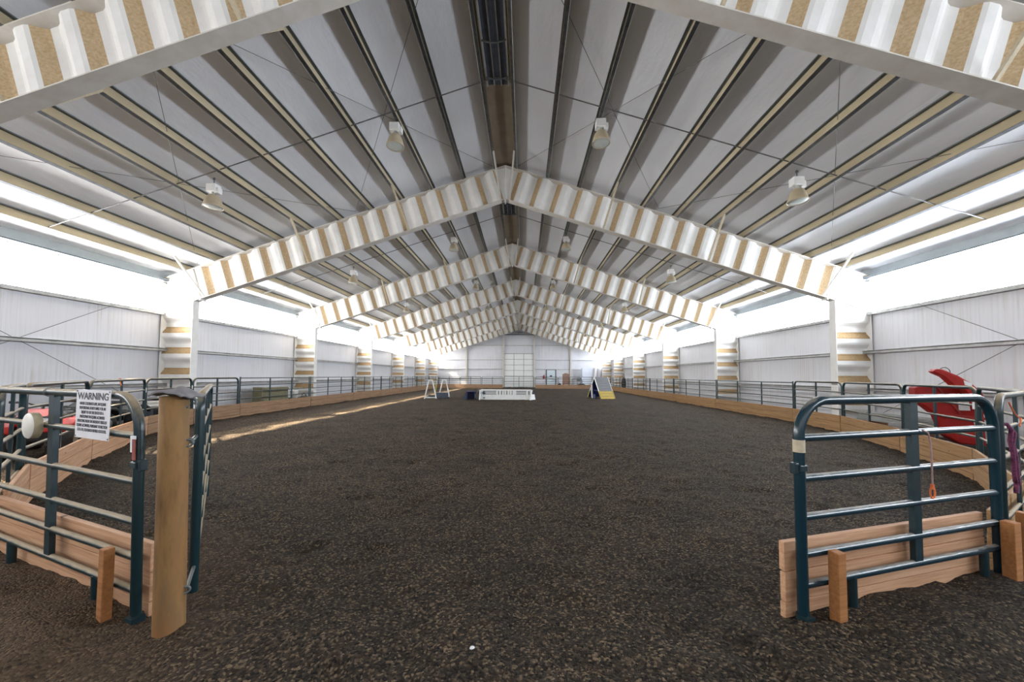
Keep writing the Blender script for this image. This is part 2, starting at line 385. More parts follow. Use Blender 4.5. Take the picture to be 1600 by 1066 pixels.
# ---- trims: sills, girts, eave struts, curtain rails
tn = 0
def trim(b, mat, label):
    global tn
    tn += 1; o = b.build('trim_%d' % tn, mat); return struct(o, label)
for s in (-1, 1):
    X = lambda a: s*a
    b = MB(); b.box((min(X(WX-.16), X(WX+.1)), Y0, ZS-.03), (max(X(WX-.16), X(WX+.1)), YB, ZS)); b.box((min(X(WX-.16), X(WX-.14)), Y0, ZS-.10), (max(X(WX-.16), X(WX-.14)), YB, ZS-.03))
    trim(b, 'galv_dull', 'steel window sill along the side wall')
    for z in (2.52, 1.27):
        b = MB(); b.box((min(X(WX-.20), X(WX)), Y0, z), (max(X(WX-.20), X(WX)), YB, z+.02)); b.box((min(X(WX-.20), X(WX-.185)), Y0, z-.07), (max(X(WX-.20), X(WX-.185)), YB, z+.035))
        trim(b, 'galv_dull', 'steel wall girt')
    b = MB(); b.box((min(X(WX-.17), X(WX+.1)), Y0, ZW), (max(X(WX-.17), X(WX+.1)), YB, ZW+.02)); b.box((min(X(WX-.02), X(WX+.12)), Y0, ZW+.02), (max(X(WX-.02), X(WX+.12)), YB, roofz(WX, .25))); b.box((min(X(WX-.17), X(WX-.155)), Y0, ZW), (max(X(WX-.17), X(WX-.155)), YB, ZW+.06))
    trim(b, 'strut', 'galvanised eave strut')
    b = MB(); xr = X(WX-.10); zr = ZW-.07
    b.tube([(xr, Y0, zr), (xr, YB, zr)], .008, 6)
    y = 1.0
    while y < YB-.5:
        w = random.uniform(.05, .12)
        b.tube([(xr, y, zr+.02), (xr, y+w*.5, zr-.05), (xr, y+w, zr+.01)], .009, 5)
        y += random.uniform(.16, .3)
    trim(b, 'dark_steel', 'curtain rail with hooks under the eave')
for z, x in ((5.9, 8.2), (3.83, 12.0), (2.53, 12.0), (1.27, 12.0)):
    for a, c in ((-x, -2.25), (2.0, x)) if z < 4.8 else ((-x, x),):
        b = MB(); b.box((a, YB-.18, z-.04), (c, YB, z+.04)); trim(b, 'galv_dull', 'steel girt on the back wall')

# ------------------------------------------------------------------ rigid frames with corrugated webs
LAM, AMP, FH = .74, .075, 1.19*ct
FLW = .26
def wave(ph):
    ph %= 1.0
    sm = lambda t: t*t*(3-2*t)
    if ph < .18: return -AMP
    if ph < .50: return -AMP+2*AMP*sm((ph-.18)/.32)
    if ph < .68: return AMP
    return AMP-2*AMP*sm((ph-.68)/.32)
PH = [0, .09, .18, .26, .34, .42, .50, .59, .68, .76, .84, .92]
def rafter_pt(s, d): return (s*ct - d*st_, ZR - s*st_ - d*ct)        # d = depth below the top flange
XK = 11.25; S1 = XK/ct; XI, XO = 11.13, 12.28
def side_parts(sg, root):
    fx = lambda x: sg*x
    # rafter: web, flanges
    w = MB(); s0 = .42; sref = .34 if sg > 0 else .11           # the corrugations start differently on the two halves
    svals = [(s0, ((s0-sref)/LAM) % 1)]
    for k in range(-1, 20):
        for p in PH:
            s = sref+(k+p)*LAM
            if s0+.01 < s < S1-.03: svals.append((s, p))
    svals.append((S1, ((S1-sref)/LAM) % 1))
    for i in range(len(svals)-1):
        (sa, pa), (sb, pb) = svals[i], svals[i+1]
        qa = rafter_pt(sa, 0), rafter_pt(sa, FH); qb = rafter_pt(sb, 0), rafter_pt(sb, FH)
        ya, yb = -wave(pa), -wave(pb)
        vs = [(fx(qa[0][0]), ya, qa[0][1]), (fx(qa[1][0]), ya, qa[1][1]), (fx(qb[1][0]), yb, qb[1][1]), (fx(qb[0][0]), yb, qb[0][1])]
        w.add(vs, [(0, 1, 2, 3)], 1 if .17 < pa < .42 else 0, True)
    a = rafter_pt(s0, 0); c = rafter_pt(s0, FH)
    w.add([(0, 0, ZR), (0, 0, ZR-FH/ct), (fx(c[0]), -wave(svals[0][1]), c[1]), (fx(a[0]), -wave(svals[0][1]), a[1])], [(0, 1, 2, 3)], 0)
    raf = w.build('rafter', ['white', 'dust'], root, fix=False)
    fl_ = MB()
    p0, p1 = (0, 0, ZR), (fx(WX-.06), 0, roofz(WX-.06))
    fl_.bar(p0, p1, FLW, .02); fl_.build('top_flange', 'cream', raf)
    fl_ = MB(); zb = ZR-FH/ct
    fl_.bar((0, 0, zb), (fx(XO), 0, zb-SL*XO), FLW, .02)
    fl_.build('bottom_flange', 'cream', raf)
    # stiffeners and splice plates
    sp = MB()
    for (s, t) in ((S1, .05),):
        A = rafter_pt(s, .0); B = rafter_pt(s, FH+(.06 if t > .03 else 0))
        sp.bar((fx(A[0]), -.0, A[1]), (fx(B[0]), 0, B[1]), FLW if t > .03 else .20, t, 0, (1, 0, 0))
    sp.build('splice_plate', 'white', raf)
    # knee panel
    kp = MB(); zb = lambda x: ZR-FH/ct-SL*x
    A = rafter_pt(S1, 0); B = rafter_pt(S1, FH)
    poly = [(fx(A[0]), A[1]), (fx(B[0]), B[1]), (fx(XO), zb(XO)), (fx(XO), roofz(XO))]
    kp.prism(poly, -.006, .006); kn = kp.build('knee_plate', 'white', root)
    # column
    cm = MB(); zref = 3.317 if sg > 0 else 3.467
    zz = [(3.70, ((zref-3.70)/LAM) % 1)]
    for k in range(-2, 6):
        for p in PH:
            q = zref-(k+p)*LAM
            if -.1 < q < 3.69: zz.append((q, p))
    zz.append((-.1, ((zref+.1)/LAM) % 1))
    for i in range(len(zz)-1):
        (za, pa), (zb_, pb) = zz[i], zz[i+1]
        # going down the recess rises to the front: that upward slope holds the dust
        ya, yb = -wave(pa), -wave(pb)
        cm.add([(fx(XI), ya, za), (fx(XI), yb, zb_), (fx(XO), yb, zb_), (fx(XO), ya, za)], [(0, 1, 2, 3)], 1 if .15 < pa < .46 else 0, True)
    yt = -wave(zz[0][1]); cm.add([(fx(XI), yt, 3.70), (fx(XO), yt, 3.70), (fx(XO), yt, zb(XO)), (fx(XI), yt, zb(XI))], [(0, 1, 2, 3)], 0)
    col = cm.build('column', ['white', 'dust_column'], root, fix=False)
    b = MB(); b.bar((fx(XI), 0, -.1), (fx(XI), 0, zb(XI)), FLW, .02, 0, (1, 0, 0)); b.build('inner_flange', 'white', col)
    b = MB(); b.bar((fx(XO), 0, -.1), (fx(XO), 0, roofz(XO)), FLW, .02, 0, (1, 0, 0)); b.build('outer_flange', 'white', col)
    # flange braces up to the purlins
    for X in (.16, 3.42, 6.98, 10.75):
        for dy in (-1, 1):
            br = MB(); xt = {.16: .34, 3.42: 3.67, 6.98: 7.0, 10.75: 10.9}[X]
            br.bar((fx(X), dy*.1, zb(X)+.03), (fx(xt), dy*1.12, roofz(xt, .02)), .055, .055, 0, (1, 0, 0)); br.build('flange_brace', 'beige' if X in (3.42, 6.98) else 'cream', root)
frame = empty('roof_frame', 'white corrugated-web steel frame cut by the top of the picture, nearest overhead', 'roof frame', (0, FY[0], 0), 0, 'rigid frames down the arena')
for sg in (-1, 1): side_parts(sg, frame)
b = MB(); b.bar((0, 0, ZR), (0, 0, ZR-FH/ct-.08), FLW, .035, 0, (1, 0, 0)); b.build('ridge_plate', 'white', frame)
for k in range(1, 7):
    lab = ['', 'white corrugated-web frame, largest one seen whole from column to column', 'white corrugated-web frame, second of those seen whole', 'white corrugated-web frame, third of those seen whole',
           'white corrugated-web frame, fourth of those seen whole', 'white corrugated-web frame, next to the last before the back wall', 'white corrugated-web frame standing just in front of the back wall'][k]
    dup(frame, (0, FY[k], 0), lab)

# ------------------------------------------------------------------ purlins
PX = [.34 + 1.11*k for k in range(11)]
for s, side in ((-1, 'left'), (1, 'right')):
    for k, x in enumerate(PX):
        r = empty('roof_purlin', '', 'purlin', (s*x, 0, roofz(x)), 0, 'purlins of the %s roof slope' % side)
        r['label'] = ('dusty steel purlin on the %s roof slope, ' % side) + ('beside the ridge' if k == 0 else 'lowest, above the eave window' if k == 10 else '%s from the ridge' % ORD[k])
        ang = s*th; m = Matrix.Rotation(ang, 4, 'Y')
        b = MB(); b.box((-.006, Y0, .0), (.006, YB, .235), 0, m); b.build('web', 'purlin_web', r)
        b = MB(); b.box((min(0, s*.075), Y0, -.004), (max(0, s*.075), YB, .004), 0, m); b.box((min(s*.072, s*.080), Y0, -.005), (max(s*.072, s*.080), YB, .025), 1, m); b.build('bottom_flange', ['galv', 'galv_dull'], r)  # dark floor reflection put into the flange colour, lip coloured brighter
        b = MB(); b.box((min(0, -s*.075), Y0, .222), (max(0, -s*.075), YB, .232), 0, m); b.box((min(-s*.07, -s*.078), Y0, .195), (max(-s*.07, -s*.078), YB, .225), 0, m); b.build('top_flange', 'dark_steel', r)
# ridge cap and vents between the two ridge purlins
b = MB(); b.box((-.34, Y0, roofz(.34, .17)), (.34, YB, roofz(.34, .185))); 
tn += 1; struct(b.build('trim_%d' % tn, 'ridge'), 'brown ridge closure strip')
bays = [(FY[k]+FY[k+1])/2 for k in range(6)]
for k in range(5):
    v = empty('ridge_vent', 'dark ribbed ridge vent, ' + ('nearest overhead' if k == 0 else '%s from the near end' % ORD[k]), 'roof vent', (0, FY[k]+.35, roofz(.34, .13)), 0, 'ridge vents')
    b = MB(); b.box((-.26, 0, 0), (.26, 3.6, .03)); b.build('throat', 'slate', v)
    b = MB()
    for x in (-.27, .27): b.box((x-.02, 0, -.05), (x+.02, 3.6, .03))
    for x in (-.09, .09): b.box((x-.012, 0, -.03), (x+.012, 3.6, .0))
    b.build('frame', 'galv_dull', v)
    for y in (.3, 1.3, 2.3, 3.3):
        b = MB(); b.tube([(-.27+.54*i/10, y, -.10-.06*math.sin(PI*i/10)+.05) for i in range(11)], .02, 6); b.build('rib', 'dark_steel', v)
    b = MB(); b.tube([(0, .2, -.06), (0, 3.4, -.06)], .01, 6); b.build('operating_rod', 'black', v)
# sag rods, one per slope and bay
for s, side in ((-1, 'left'), (1, 'right')):
    for k, y in enumerate(bays):
        b = MB(); y2 = y-.1; b.tube([(0, y2, roofz(0, .02)), (s*.36, y2, roofz(.36, .03)), (s*11.6, y2, roofz(11.6, .03))], .014, 6)
        tag(b.build('sag_rod', 'rod'), 'dark steel sag rod crossing the %s roof slope, %s bay from the camera' % (side, ORD[k]), 'rod', 'sag rods across the purlins')
# roof and wall bracing rods of the near bay
def rod(name, a, c, label, group, r=.008):
    b = MB(); b.tube([a, c], r, 6); tag(b.build(name, 'rod'), label, 'rod', group)
ya, yb = FY[0]+.15, FY[1]-.15
for s, side in ((-1, 'left'), (1, 'right')):
    for (xa, xb, nm) in ((.45, 5.3, 'upper'), (5.3, 11.0, 'lower')):
        for (p, q, d) in ((xa, xb, 'falling backward'), (xb, xa, 'rising backward')):
            rod('brace_rod', (s*p, ya, roofz(p, .1)), (s*q, yb, roofz(q, .1)), 'thin roof brace rod on the %s half of the %s slope, %s' % (nm, side, d.replace(' from the camera','').replace(' away','')), 'cross bracing under the roof', .006)
    rod('brace_rod', (s*12.16, FY[0], .3), (s*12.16, FY[1]-.15, 4.72), 'thin wall brace rod on the %s wall, rising backward' % side, 'cross bracing on the walls')
    rod('brace_rod', (s*12.18, FY[0], 4.72), (s*12.18, FY[1]-.15, .3), 'thin wall brace rod on the %s wall, falling backward' % side, 'cross bracing on the walls')

# ------------------------------------------------------------------ high-bay lamps
def make_lamp(loc, label):
    L = empty('high_bay_lamp', label, 'lamp', loc, 0, 'high bay lamps hung from the purlins')
    b = MB(); b.tube([(0, 0, 0), (0, 0, -.18)], .012, 8); b.tube([(.03*math.cos(a), 0, -.02+.03*math.sin(a)) for a in [i*PI/5 for i in range(10)]], .009, 6, closed=True); b.build('hook', 'galv', L)
    b = MB(); b.box((-.13, -.10, -.38), (.11, .10, -.18)); b.box((.06, -.07, -.42), (.17, .07, -.27)); b.build('ballast_box', 'pure_white', L, .012)
    b = MB(); b.tube([(0, 0, -.37), (0, 0, -.47)], .05, 12); b.tube([(.06, .0, -.37), (.075, 0, -.46)], .012, 6); b.build('socket', 'galv_dull', L)
    prof = [(.04, -.44), (.09, -.45), (.13, -.49), (.165, -.55), (.19, -.63), (.212, -.72), (.22, -.74), (.222, -.765), (.21, -.765), (.20, -.72)]
    b = MB(); b.lathe(prof, n=28); b.build('bell', 'lampbell', L)
    b = MB(); b.lathe([(0, -.775), (.12, -.772), (.20, -.755), (.21, -.745)], n=28); b.build('lens', 'lampglass', L)
    return L
lamp0 = None
for k in range(6):
    for s, x, nm in ((-1, 7.23, 'outer left'), (-1, 2.57, 'inner left'), (1, 2.57, 'inner right'), (1, 7.26, 'outer right')):
        lab = 'tan bell high bay lamp with white ballast, %s row, %s' % (nm, 'nearest the camera' if k == 0 else 'nearest the back wall' if k == 5 else '%s from the camera' % ORD[k])
        loc = (s*x, bays[k], roofz(x, -.06))
        if lamp0 is None: lamp0 = make_lamp(loc, lab)
        else: dup(lamp0, loc, lab)

# ------------------------------------------------------------------ fence panels and kickboards
def panel(P0, P1, label, group, kind='curve', name='fence_panel', height=1.52, rails=None, fr=.026, rr=.020, mat='green_far', stays=(.5,), R=.20, stubs=(), upmat=None, matr=None, z0=-.03):
    P0, P1 = Vector(P0).to_3d(), Vector(P1).to_3d(); d = P1-P0; L = d.length
    root = empty(name, label, 'fence panel', P0, math.atan2(d.y, d.x), group)
    upmat = upmat or mat; matr = matr or mat
    if rails is None: rails = (1.20, .94, .68, .42, .18)
    b = MB(); e = fr+.015; zt = height-fr
    if kind == 'square':
        b.tube([(e, 0, z0), (e, 0, zt+fr)], fr, 8); b.tube([(L-e, 0, z0), (L-e, 0, zt+fr)], fr, 8); b.tube([(e, 0, zt-.02), (L-e, 0, zt-.02)], rr, 8)
    else:
        pts = [(e, 0, z0), (e, 0, (zt-R)*.5)]
        pts += [(e+R-R*math.cos(a), 0, zt-R+R*math.sin(a)) for a in [i*PI/16 for i in range(9)]]
        pts += [(L-e-R+R*math.sin(a), 0, zt-R+R*math.cos(a)) for a in [i*PI/16 for i in range(9)]]
        pts += [(L-e, 0, (zt-R)*.5), (L-e, 0, z0)]
        b.tube(pts, fr, 12)
    b.build('frame', mat, root)
    for z in rails:
        b = MB(); b.tube([(e, 0, z), (L-e, 0, z)], rr, 10); b.build('rail', matr, root)
    for t in stays:
        b = MB(); w = .05 if kind != 'gate' else .05
        b.box((t*L-w*.85, -.018, rails[-1]-.01), (t*L+w*.85, .018, zt)) if kind == 'gate' else b.box((t*L-.028, -.014, z0), (t*L+.028, .014, zt)); b.build('upright', upmat, root)
    for x in stubs:
        b = MB(); b.tube([(x, 0, z0), (x, 0, rails[-1])], .03, 8); b.build('foot', upmat, root)
    return root, L
def kick(P0, P1, label, group, mat='plank_far', top=.50, n=3, off=.05, g0=0, g1=0, thick=.038):
    P0, P1 = Vector(P0).to_3d(), Vector(P1).to_3d(); d = P1-P0; L = d.length
    root = empty('kickboard', label, 'kickboard', P0, math.atan2(d.y, d.x), group)
    h = (top+.12)/n
    for i in range(n):
        b = MB(); z = -.12+i*h; dx = random.uniform(-.004, .004)
        b.box((g0, off+dx, z+.003), (L-g1, off+thick+dx, z+h-.005)); b.build('plank', mat, root, .004)
    return root
GF = 'green steel fence panels round the arena'; GK = 'wooden kickboards round the arena'
XL, XR, YF = -10.42, 10.75, 47.0
# back fence, heading left
bx = [10.75, 7.9, 5.0, 2.05]
back_r = [(bx[i], bx[i+1]) for i in range(3)]; back_l = [(-2.05, -4.83), (-4.83, -7.6), (-7.6, -10.42)]
for i, (a, c) in enumerate(back_r):
    t = ['in the far right corner', 'between the far right corner and the pale door', 'in front of the pale blue door'][i]
    panel((a-.02, YF), (c+.02, YF), 'green fence panel along the back wall, %s' % t, GF, height=1.5, stays=(.5,), rails=(1.2, .92, .66, .4), R=.12)
    kick((a, YF), (c, YF), 'wooden kickboard along the back wall, %s' % t, GK, off=.04)
for i, (a, c) in enumerate(back_l):
    t = ['just left of the sectional door', 'second to the left of the sectional door', 'in the far left corner'][i]
    panel((a-.02, YF), (c+.02, YF), 'green fence panel along the back wall, %s' % t, GF, height=1.5, stays=(.5,), rails=(1.2, .92, .66, .4), R=.12)
    kick((a, YF), (c, YF), 'wooden kickboard along the back wall, %s' % t, GK, off=.04)
panel((1.98, YF), (-1.98, YF), 'wide green bow gate in front of the sectional door in the back wall', None, name='arena_gate', height=1.52, rails=(1.28, 1.05, .83, .62, .42, .22), stays=(.5,), R=.12, z0=.05)
# left side, heading to the camera
jl = [46.9] + [13.9+4.72*k for k in range(6, -1, -1)]
for i in range(len(jl)-1):
    t = ('farthest, by the back left corner' if i == 0 else 'straight section nearest the camera' if i == 6 else '%s straight section from the camera' % ORD[6-i])
    panel((XL, jl[i]-.02), (XL, jl[i+1]+.02), 'green square fence panel by the left wall, %s' % t, GF, 'square', height=1.53, stays=(.31, .63), rails=(1.2, .94, .67, .42, .16))
    kick((XL, jl[i]), (XL, jl[i+1]), 'wooden kickboard by the left wall, %s' % t, GK, g0=.02, g1=.02, off=.04)
CL = [(-10.42, 13.9), (-10.25, 11.7), (-9.44, 9.46), (-7.5, 6.62), (-5.62, 4.42), (-4.40, 3.40)]
nl = ['in the left bend, farthest', 'in the left bend, behind the wooden post', 'in the left bend, behind the warning sign', 'in the left bend, in front of the red quad bike', 'seen end on at the left edge of the picture']
for i in range(5):
    p, L = panel(CL[i], CL[i+1], 'round cornered green panel %s' % nl[i], GF, 'curve', R=.17, fr=.03, rr=.02, mat='green', stays=(.5,), upmat='green_clean')
    kick(CL[i], CL[i+1], 'wooden kickboard %s' % nl[i], GK, 'plank_far' if i < 2 else 'plank_pink', off=.05, g0=.02, g1=.03)
    if i in (1, 2, 3):
        b = MB(); b.box((.02, .03, 1.14), (.075, .037, 1.26)); b.build('sticker', 'sticker', p)['label'] = 'small white sticker'
# right bend and side, heading away
CR = [(4.80, 3.32), (6.35, 4.30), (8.12, 6.25), (9.3, 8.62), (10.32, 11.40), (10.75, 14.0)]
nr = ['seen end on at the right edge of the picture', 'in the right bend, rightmost of those showing their face', 'in the right bend, in front of the red mower deck', 'in the right bend, just left of the red mower deck', 'in the right bend, farthest']
for i in range(5):
    p, L = panel(CR[i], CR[i+1], 'round cornered green panel %s' % nr[i], GF, 'curve', R=.16, fr=.028, rr=.019, mat='green', stays=(.5,), upmat='green_clean')
    kick(CR[i], CR[i+1], 'wooden kickboard %s' % nr[i], GK, 'plank_right', off=.05, g0=.02, g1=.03)
    if i == 2:
        b = MB(); b.box((.02, .03, 1.14), (.075, .037, 1.26)); b.build('sticker', 'sticker', p)['label'] = 'small white sticker'
jr = [14.0, 19.5, 25.0, 29.7, 34.4, 38.9, 43.2, 46.9]
for i in range(len(jr)-1):
    t = ('farthest, by the back right corner' if i == 6 else 'straight section nearest the camera' if i == 0 else '%s straight section from the camera' % ORD[i])
    panel((XR, jr[i]+.02), (XR, jr[i+1]-.02), 'green square fence panel by the right wall, %s' % t, GF, 'square', height=1.49, stays=(.34, .66), rails=(1.18, .9, .63, .36, .12))
    kick((XR, jr[i]), (XR, jr[i+1]), 'wooden kickboard by the right wall, %s' % t, GK, 'plank_right', g0=.02, g1=.02, off=.04)

# ------------------------------------------------------------------ the two foreground panels
RA = (1.215, .90, .63, .40, .185)
lp, LL = panel(LG0, LG1, 'dusty green pipe panel at left foreground carrying the warning sign', 'foreground entrance panels', 'gate', fr=.030, rr=.024, mat='green', upmat='green_clean', stays=(.51,), rails=RA, R=.24, stubs=(.66, 2.09))
rp, RL = panel(RG0, RG1, 'shiny blue green pipe panel at right foreground', 'foreground entrance panels', 'gate', fr=.034, rr=.027, mat='teal_rail', upmat='green_clean', stays=(.53,), rails=(1.225, .945, .68, .43, .225), R=.26, stubs=(.52, 2.05))
for p, L, x, sgn in ((lp, LL, LL-.045, 1), (rp, RL, .049, -1)):
    b = MB(); b.box((x-.034, -.034, 1.0), (x+.034, .034, 1.045)); b.box((min(x+sgn*.03, x+sgn*.065), -.022, .985), (max(x+sgn*.03, x+sgn*.065), .022, 1.06)); b.build('latch_bracket', 'green_clean', p, .006)
    b = MB(); b.tube([(x, 0, -.05), (x, 0, .03)], .042, 12); b.box((x-.03, -.045, -.03), (x+.05, .03, .028)); b.build('shoe', 'green_clean', p)
b = MB(); b.box((LL-.075, -.034, 1.11), (LL-.050, -.028, 1.205)); b.box((LL-.075, -.034, 1.20), (LL-.015, -.028, 1.222)); b.build('paper_label', 'sticker', lp)['label'] = 'torn white paper label'
b = MB(); b.box((LL-.050, -.035, 1.06), (LL-.015, -.029, 1.20)); b.build('rust_strip', 'rust', lp)['label'] = 'rust red strip on the upright'
b = MB(); b.tube([(.049, 0, 1.13), (.049, 0, 1.215)], .0365, 14); b.build('tape_wrap', 'beige', rp)['label'] = 'beige tape wrapped round the upright'
kick(LG0, (LG1[0]-.03, LG1[1]+.01), 'fresh pinkish wooden kickboard behind the left foreground panel', 'foreground kickboards', 'plank_pink', top=.475, off=.06, g0=0, g1=0, thick=.04)
kick((RG0[0]-.03, RG0[1]-.01), RG1, 'fresh pinkish wooden kickboard behind the right foreground panel', 'foreground kickboards', 'plank_pink', top=.50, off=.06, g0=0, g1=.1, thick=.04)
def stake(P0, P1, t, off, top, label, w=.09, rz=0):
    P0, P1 = Vector(P0).to_3d(), Vector(P1).to_3d(); d = (P1-P0); n = Vector((d.y, -d.x, 0)).normalized()
    q = P0+d*t+n*off; b = MB(); b.box((-w/2, -w*.45, -.15), (w/2, w*.45, top))
    o = b.build('wooden_stake', 'stake', None, .005, loc=q); o.rotation_euler = (0, 0, math.atan2(d.y, d.x)+rz); tag(o, label, 'stake', 'square wooden stakes bracing the panels'); return o
stake(LG0, LG1, .895, .065, .455, 'square orange wooden stake in front of the left foreground panel', .065)
stake(RG0, RG1, .115, .075, .46, 'square orange wooden stake at the near end of the right foreground panel', .075)
stake(RG0, RG1, .965, .08, .47, 'square orange wooden stake at the far end of the right foreground panel')
o = stake(CR[0], CR[1], .10, .09, .50, 'square orange wooden stake cut by the right edge of the picture')

# warning sign
sg = empty('warning_sign', 'white WARNING sign with lines of dark text wired to the left foreground panel', 'sign', lp.location, lp.rotation_euler[2])
sx0, sx1, sz0, sz1 = LL*.6645, LL*.849, 1.165, 1.525
b = MB()
nx_ = 8
b.box((sx0, -.040, sz0), (sx1, -.037, sz1)); b.build('board', 'sign', sg)
def text(body, size, cx, cz, y, parent, mat, name='lettering', sx=1.0, rz=0, bold=0.0):
    cu = bpy.data.curves.new(name, 'FONT'); cu.body = body; cu.size = size; cu.align_x = 'CENTER'; cu.align_y = 'CENTER'; cu.extrude = .0006; cu.offset = bold
    t = bpy.data.objects.new(name, cu); COL.objects.link(t)
    dg = bpy.context.evaluated_depsgraph_get(); mm = bpy.data.meshes.new_from_object(t.evaluated_get(dg)); COL.objects.unlink(t); bpy.data.objects.remove(t)
    mm.name = name; mm.materials.clear(); mm.materials.append(M[mat])
    ob = bpy.data.objects.new(name, mm); COL.objects.link(ob); ob.parent = parent
    ob.location = (cx, y, cz); ob.rotation_euler = (PI/2, 0, rz); ob.scale = (sx, 1, 1); return ob
cxs = (sx0+sx1)/2; SW = sx1-sx0
text('WARNING', .072, cxs, sz1-.050, -.0412, sg, 'ink', sx=SW*.86/.33, bold=.0015)
lines = ['UNDER COLORADO LAW, AN EQUINE', 'PROFESSIONAL IS NOT LIABLE FOR AN', 'INJURY TO OR THE DEATH OF A', 'PARTICIPANT IN EQUINE ACTIVITIES', 'RESULTING FROM THE INHERENT RISKS OF', 'EQUINE ACTIVITIES, PURSUANT TO SECTION', '13-21-119, COLORADO REVISED STATUTES.']
for i, l in enumerate(lines):
    text(l, .030, cxs, sz1-.104-.0325*i, -.0412, sg, 'ink', sx=.72, bold=.0004)
b = MB()
for x in (sx0+.012, sx1-.012):
    for z in (sz0+.012, sz1-.012): b.tube([(x, -.043, z), (x, -.036, z)], .006, 8)
b.build('screw', 'galv', sg)

def rack(o, k):
    for v in o.data.vertices: v.co.x -= k*v.co.z
# the left panel has sagged out of square: its uprights lean, its rails stay level
for o in lp.children: rack(o, .05)
# white disc threaded on the second rail
dr = empty('plastic_disc', 'round white plastic disc threaded on the upper rail of the left foreground panel', 'disc', lp.location, lp.rotation_euler[2])
b = MB(); b.lathe([(0, -.085), (.098, -.085), (.104, -.078)], (LL*.416, 0, 1.215), 'Y', 32); b.build('face', 'cream_plastic', dr)
b = MB(); b.lathe([(.104, -.078), (.106, -.07), (.106, -.030), (.100, -.026), (0, -.026)], (LL*.416, 0, 1.215), 'Y', 32); b.build('rim', 'cream_edge', dr)
b = MB(); b.tube([(LL*.453+.03*math.cos(a)*.3, .036*math.cos(a), 1.49+.036*math.sin(a)) for a in [i*PI/8 for i in range(16)]], .004, 6, closed=True)
b.tube([(LL*.453, .04, 1.48), (LL*.449, .05, 1.40), (LL*.453, .045, 1.25)], .003, 5)
o = b.build('tie_wire', 'rod', None); o.location = lp.location; o.rotation_euler = lp.rotation_euler; tag(o, 'thin black tie wire looped over the top rail of the left foreground panel', 'wire')

# ------------------------------------------------------------------ round wooden gate post with its canvas hood, and the open gate
PP = (-1.570, 2.345)
pr = empty('gate_post', 'round tan treated wooden gate post at left foreground', 'post', (*PP, 0))
pr.rotation_euler = (0, -.020, 0)                                  # the post leans a little
b = MB(); n = 28; prof = [(.083, -.2), (.082, .1), (.080, .6), (.078, 1.1), (.076, 1.50), (.0, 1.505)]
b.lathe(prof, n=n); o = b.build('shaft', 'post', pr)
hd = MB(); n1, n2 = 20, 14
def hood(u, v):
    x = (u-.5)*.20; y = (v-.5)*.22; r = max(abs(x)/.10, abs(y)/.11)
    z = 1.56 - .42*abs(x+.01)**1.1 - .02*r*r + .006*math.sin(u*9+v*4) + .005*math.sin(v*13)
    return (x+.02, y, z)
vs = [hood(i/n1, j/n2) for j in range(n2+1) for i in range(n1+1)]
fs = [(j*(n1+1)+i, j*(n1+1)+i+1, (j+1)*(n1+1)+i+1, (j+1)*(n1+1)+i) for j in range(n2) for i in range(n1)]
hd.add(vs, fs, 0, True); o = hd.build('canvas_hood', 'grey_cloth', None, loc=(PP[0]-.030, PP[1], 0)); o.rotation_euler = (0, 0, .15)
sm = o.modifiers.new('thick', 'SOLIDIFY'); sm.thickness = .012
tag(o, 'grey folded canvas laid over the top of the round gate post', 'cover')
for z in (.24, 1.19):
    b = MB(); b.tube([(.066, .05, z), (-.13, .31, z)], .012, 8); b.tube([(.080+.02*math.cos(a), .02+.016*math.cos(a), z+.022*math.sin(a)) for a in [i*PI/6 for i in range(12)]], .008, 6, closed=True); b.build('hinge_bolt', 'dark_steel', pr)
b = MB(); b.tube([(.085+.025*math.cos(a), .02+.022*math.cos(a), 1.455+.03*math.sin(a)) for a in [i*PI/8-.6 for i in range(14)]], .009, 6); b.build('hook_bracket', 'dark_steel', pr)
G0 = (-1.688, 2.635); G1 = (-3.475, 4.74)
gp, GL = panel(G0, G1, 'green pipe gate swung open behind the round wooden post, seen nearly end on', None, 'gate', name='arena_gate', fr=.030, rr=.026, mat='green', upmat='green_clean', stays=(.35, .68), rails=(1.235, .96, .72, .5, .3), R=.12, z0=.05)
b = MB()
for i in range(34):
    z = 1.36-.016*i; t = (i % 2)*PI/2
    b.tube([(GL-.03+.006*math.cos(a)*math.cos(t), .05+.006*math.cos(a)*math.sin(t), z+.011*math.sin(a)) for a in [j*PI/4 for j in range(8)]], .0025, 5, closed=True)
b.build('chain', 'galv', gp)

# ropes on the right-hand panels
b = MB(); nrm = Vector((RG1[0]-RG0[0], RG1[1]-RG0[1], 0)).normalized(); base = Vector((*RG0, 0))+nrm*(RL*.555); sd_ = Vector((nrm.y, -nrm.x, 0))*.05
rp_pts = [base+sd_*.6+Vector((0, 0, 1.245)), base+sd_+nrm*.03+Vector((0, 0, 1.225)), base+sd_+nrm*.055+Vector((0, 0, 1.15)), base+sd_+nrm*.06+Vector((0, 0, 1.0)), base+sd_+nrm*.055+Vector((0, 0, .80))]
rr_ = empty('hanging_cord', 'thin worn cord with an orange clip hanging from the right foreground panel', 'cord', base)
b.tube([p-base for p in rp_pts], .006, 8); b.build('cord', 'rope_tan', rr_)
b = MB(); c0 = rp_pts[-1]-base
b.tube([c0+Vector((.018*math.cos(a), 0, -.035+.045*math.sin(a))) for a in [i*PI/6 for i in range(12)]], .006, 6, closed=True); b.tube([c0+Vector((0, 0, .03)), c0+Vector((0, 0, -.01))], .012, 8); b.build('clip', 'orange', rr_)['label'] = 'orange snap clip'
d2 = Vector((CR[1][0]-CR[0][0], CR[1][1]-CR[0][1], 0)).normalized(); q = Vector((*CR[0], 0))+d2*.12; n2_ = Vector((d2.y, -d2.x, 0))*.055
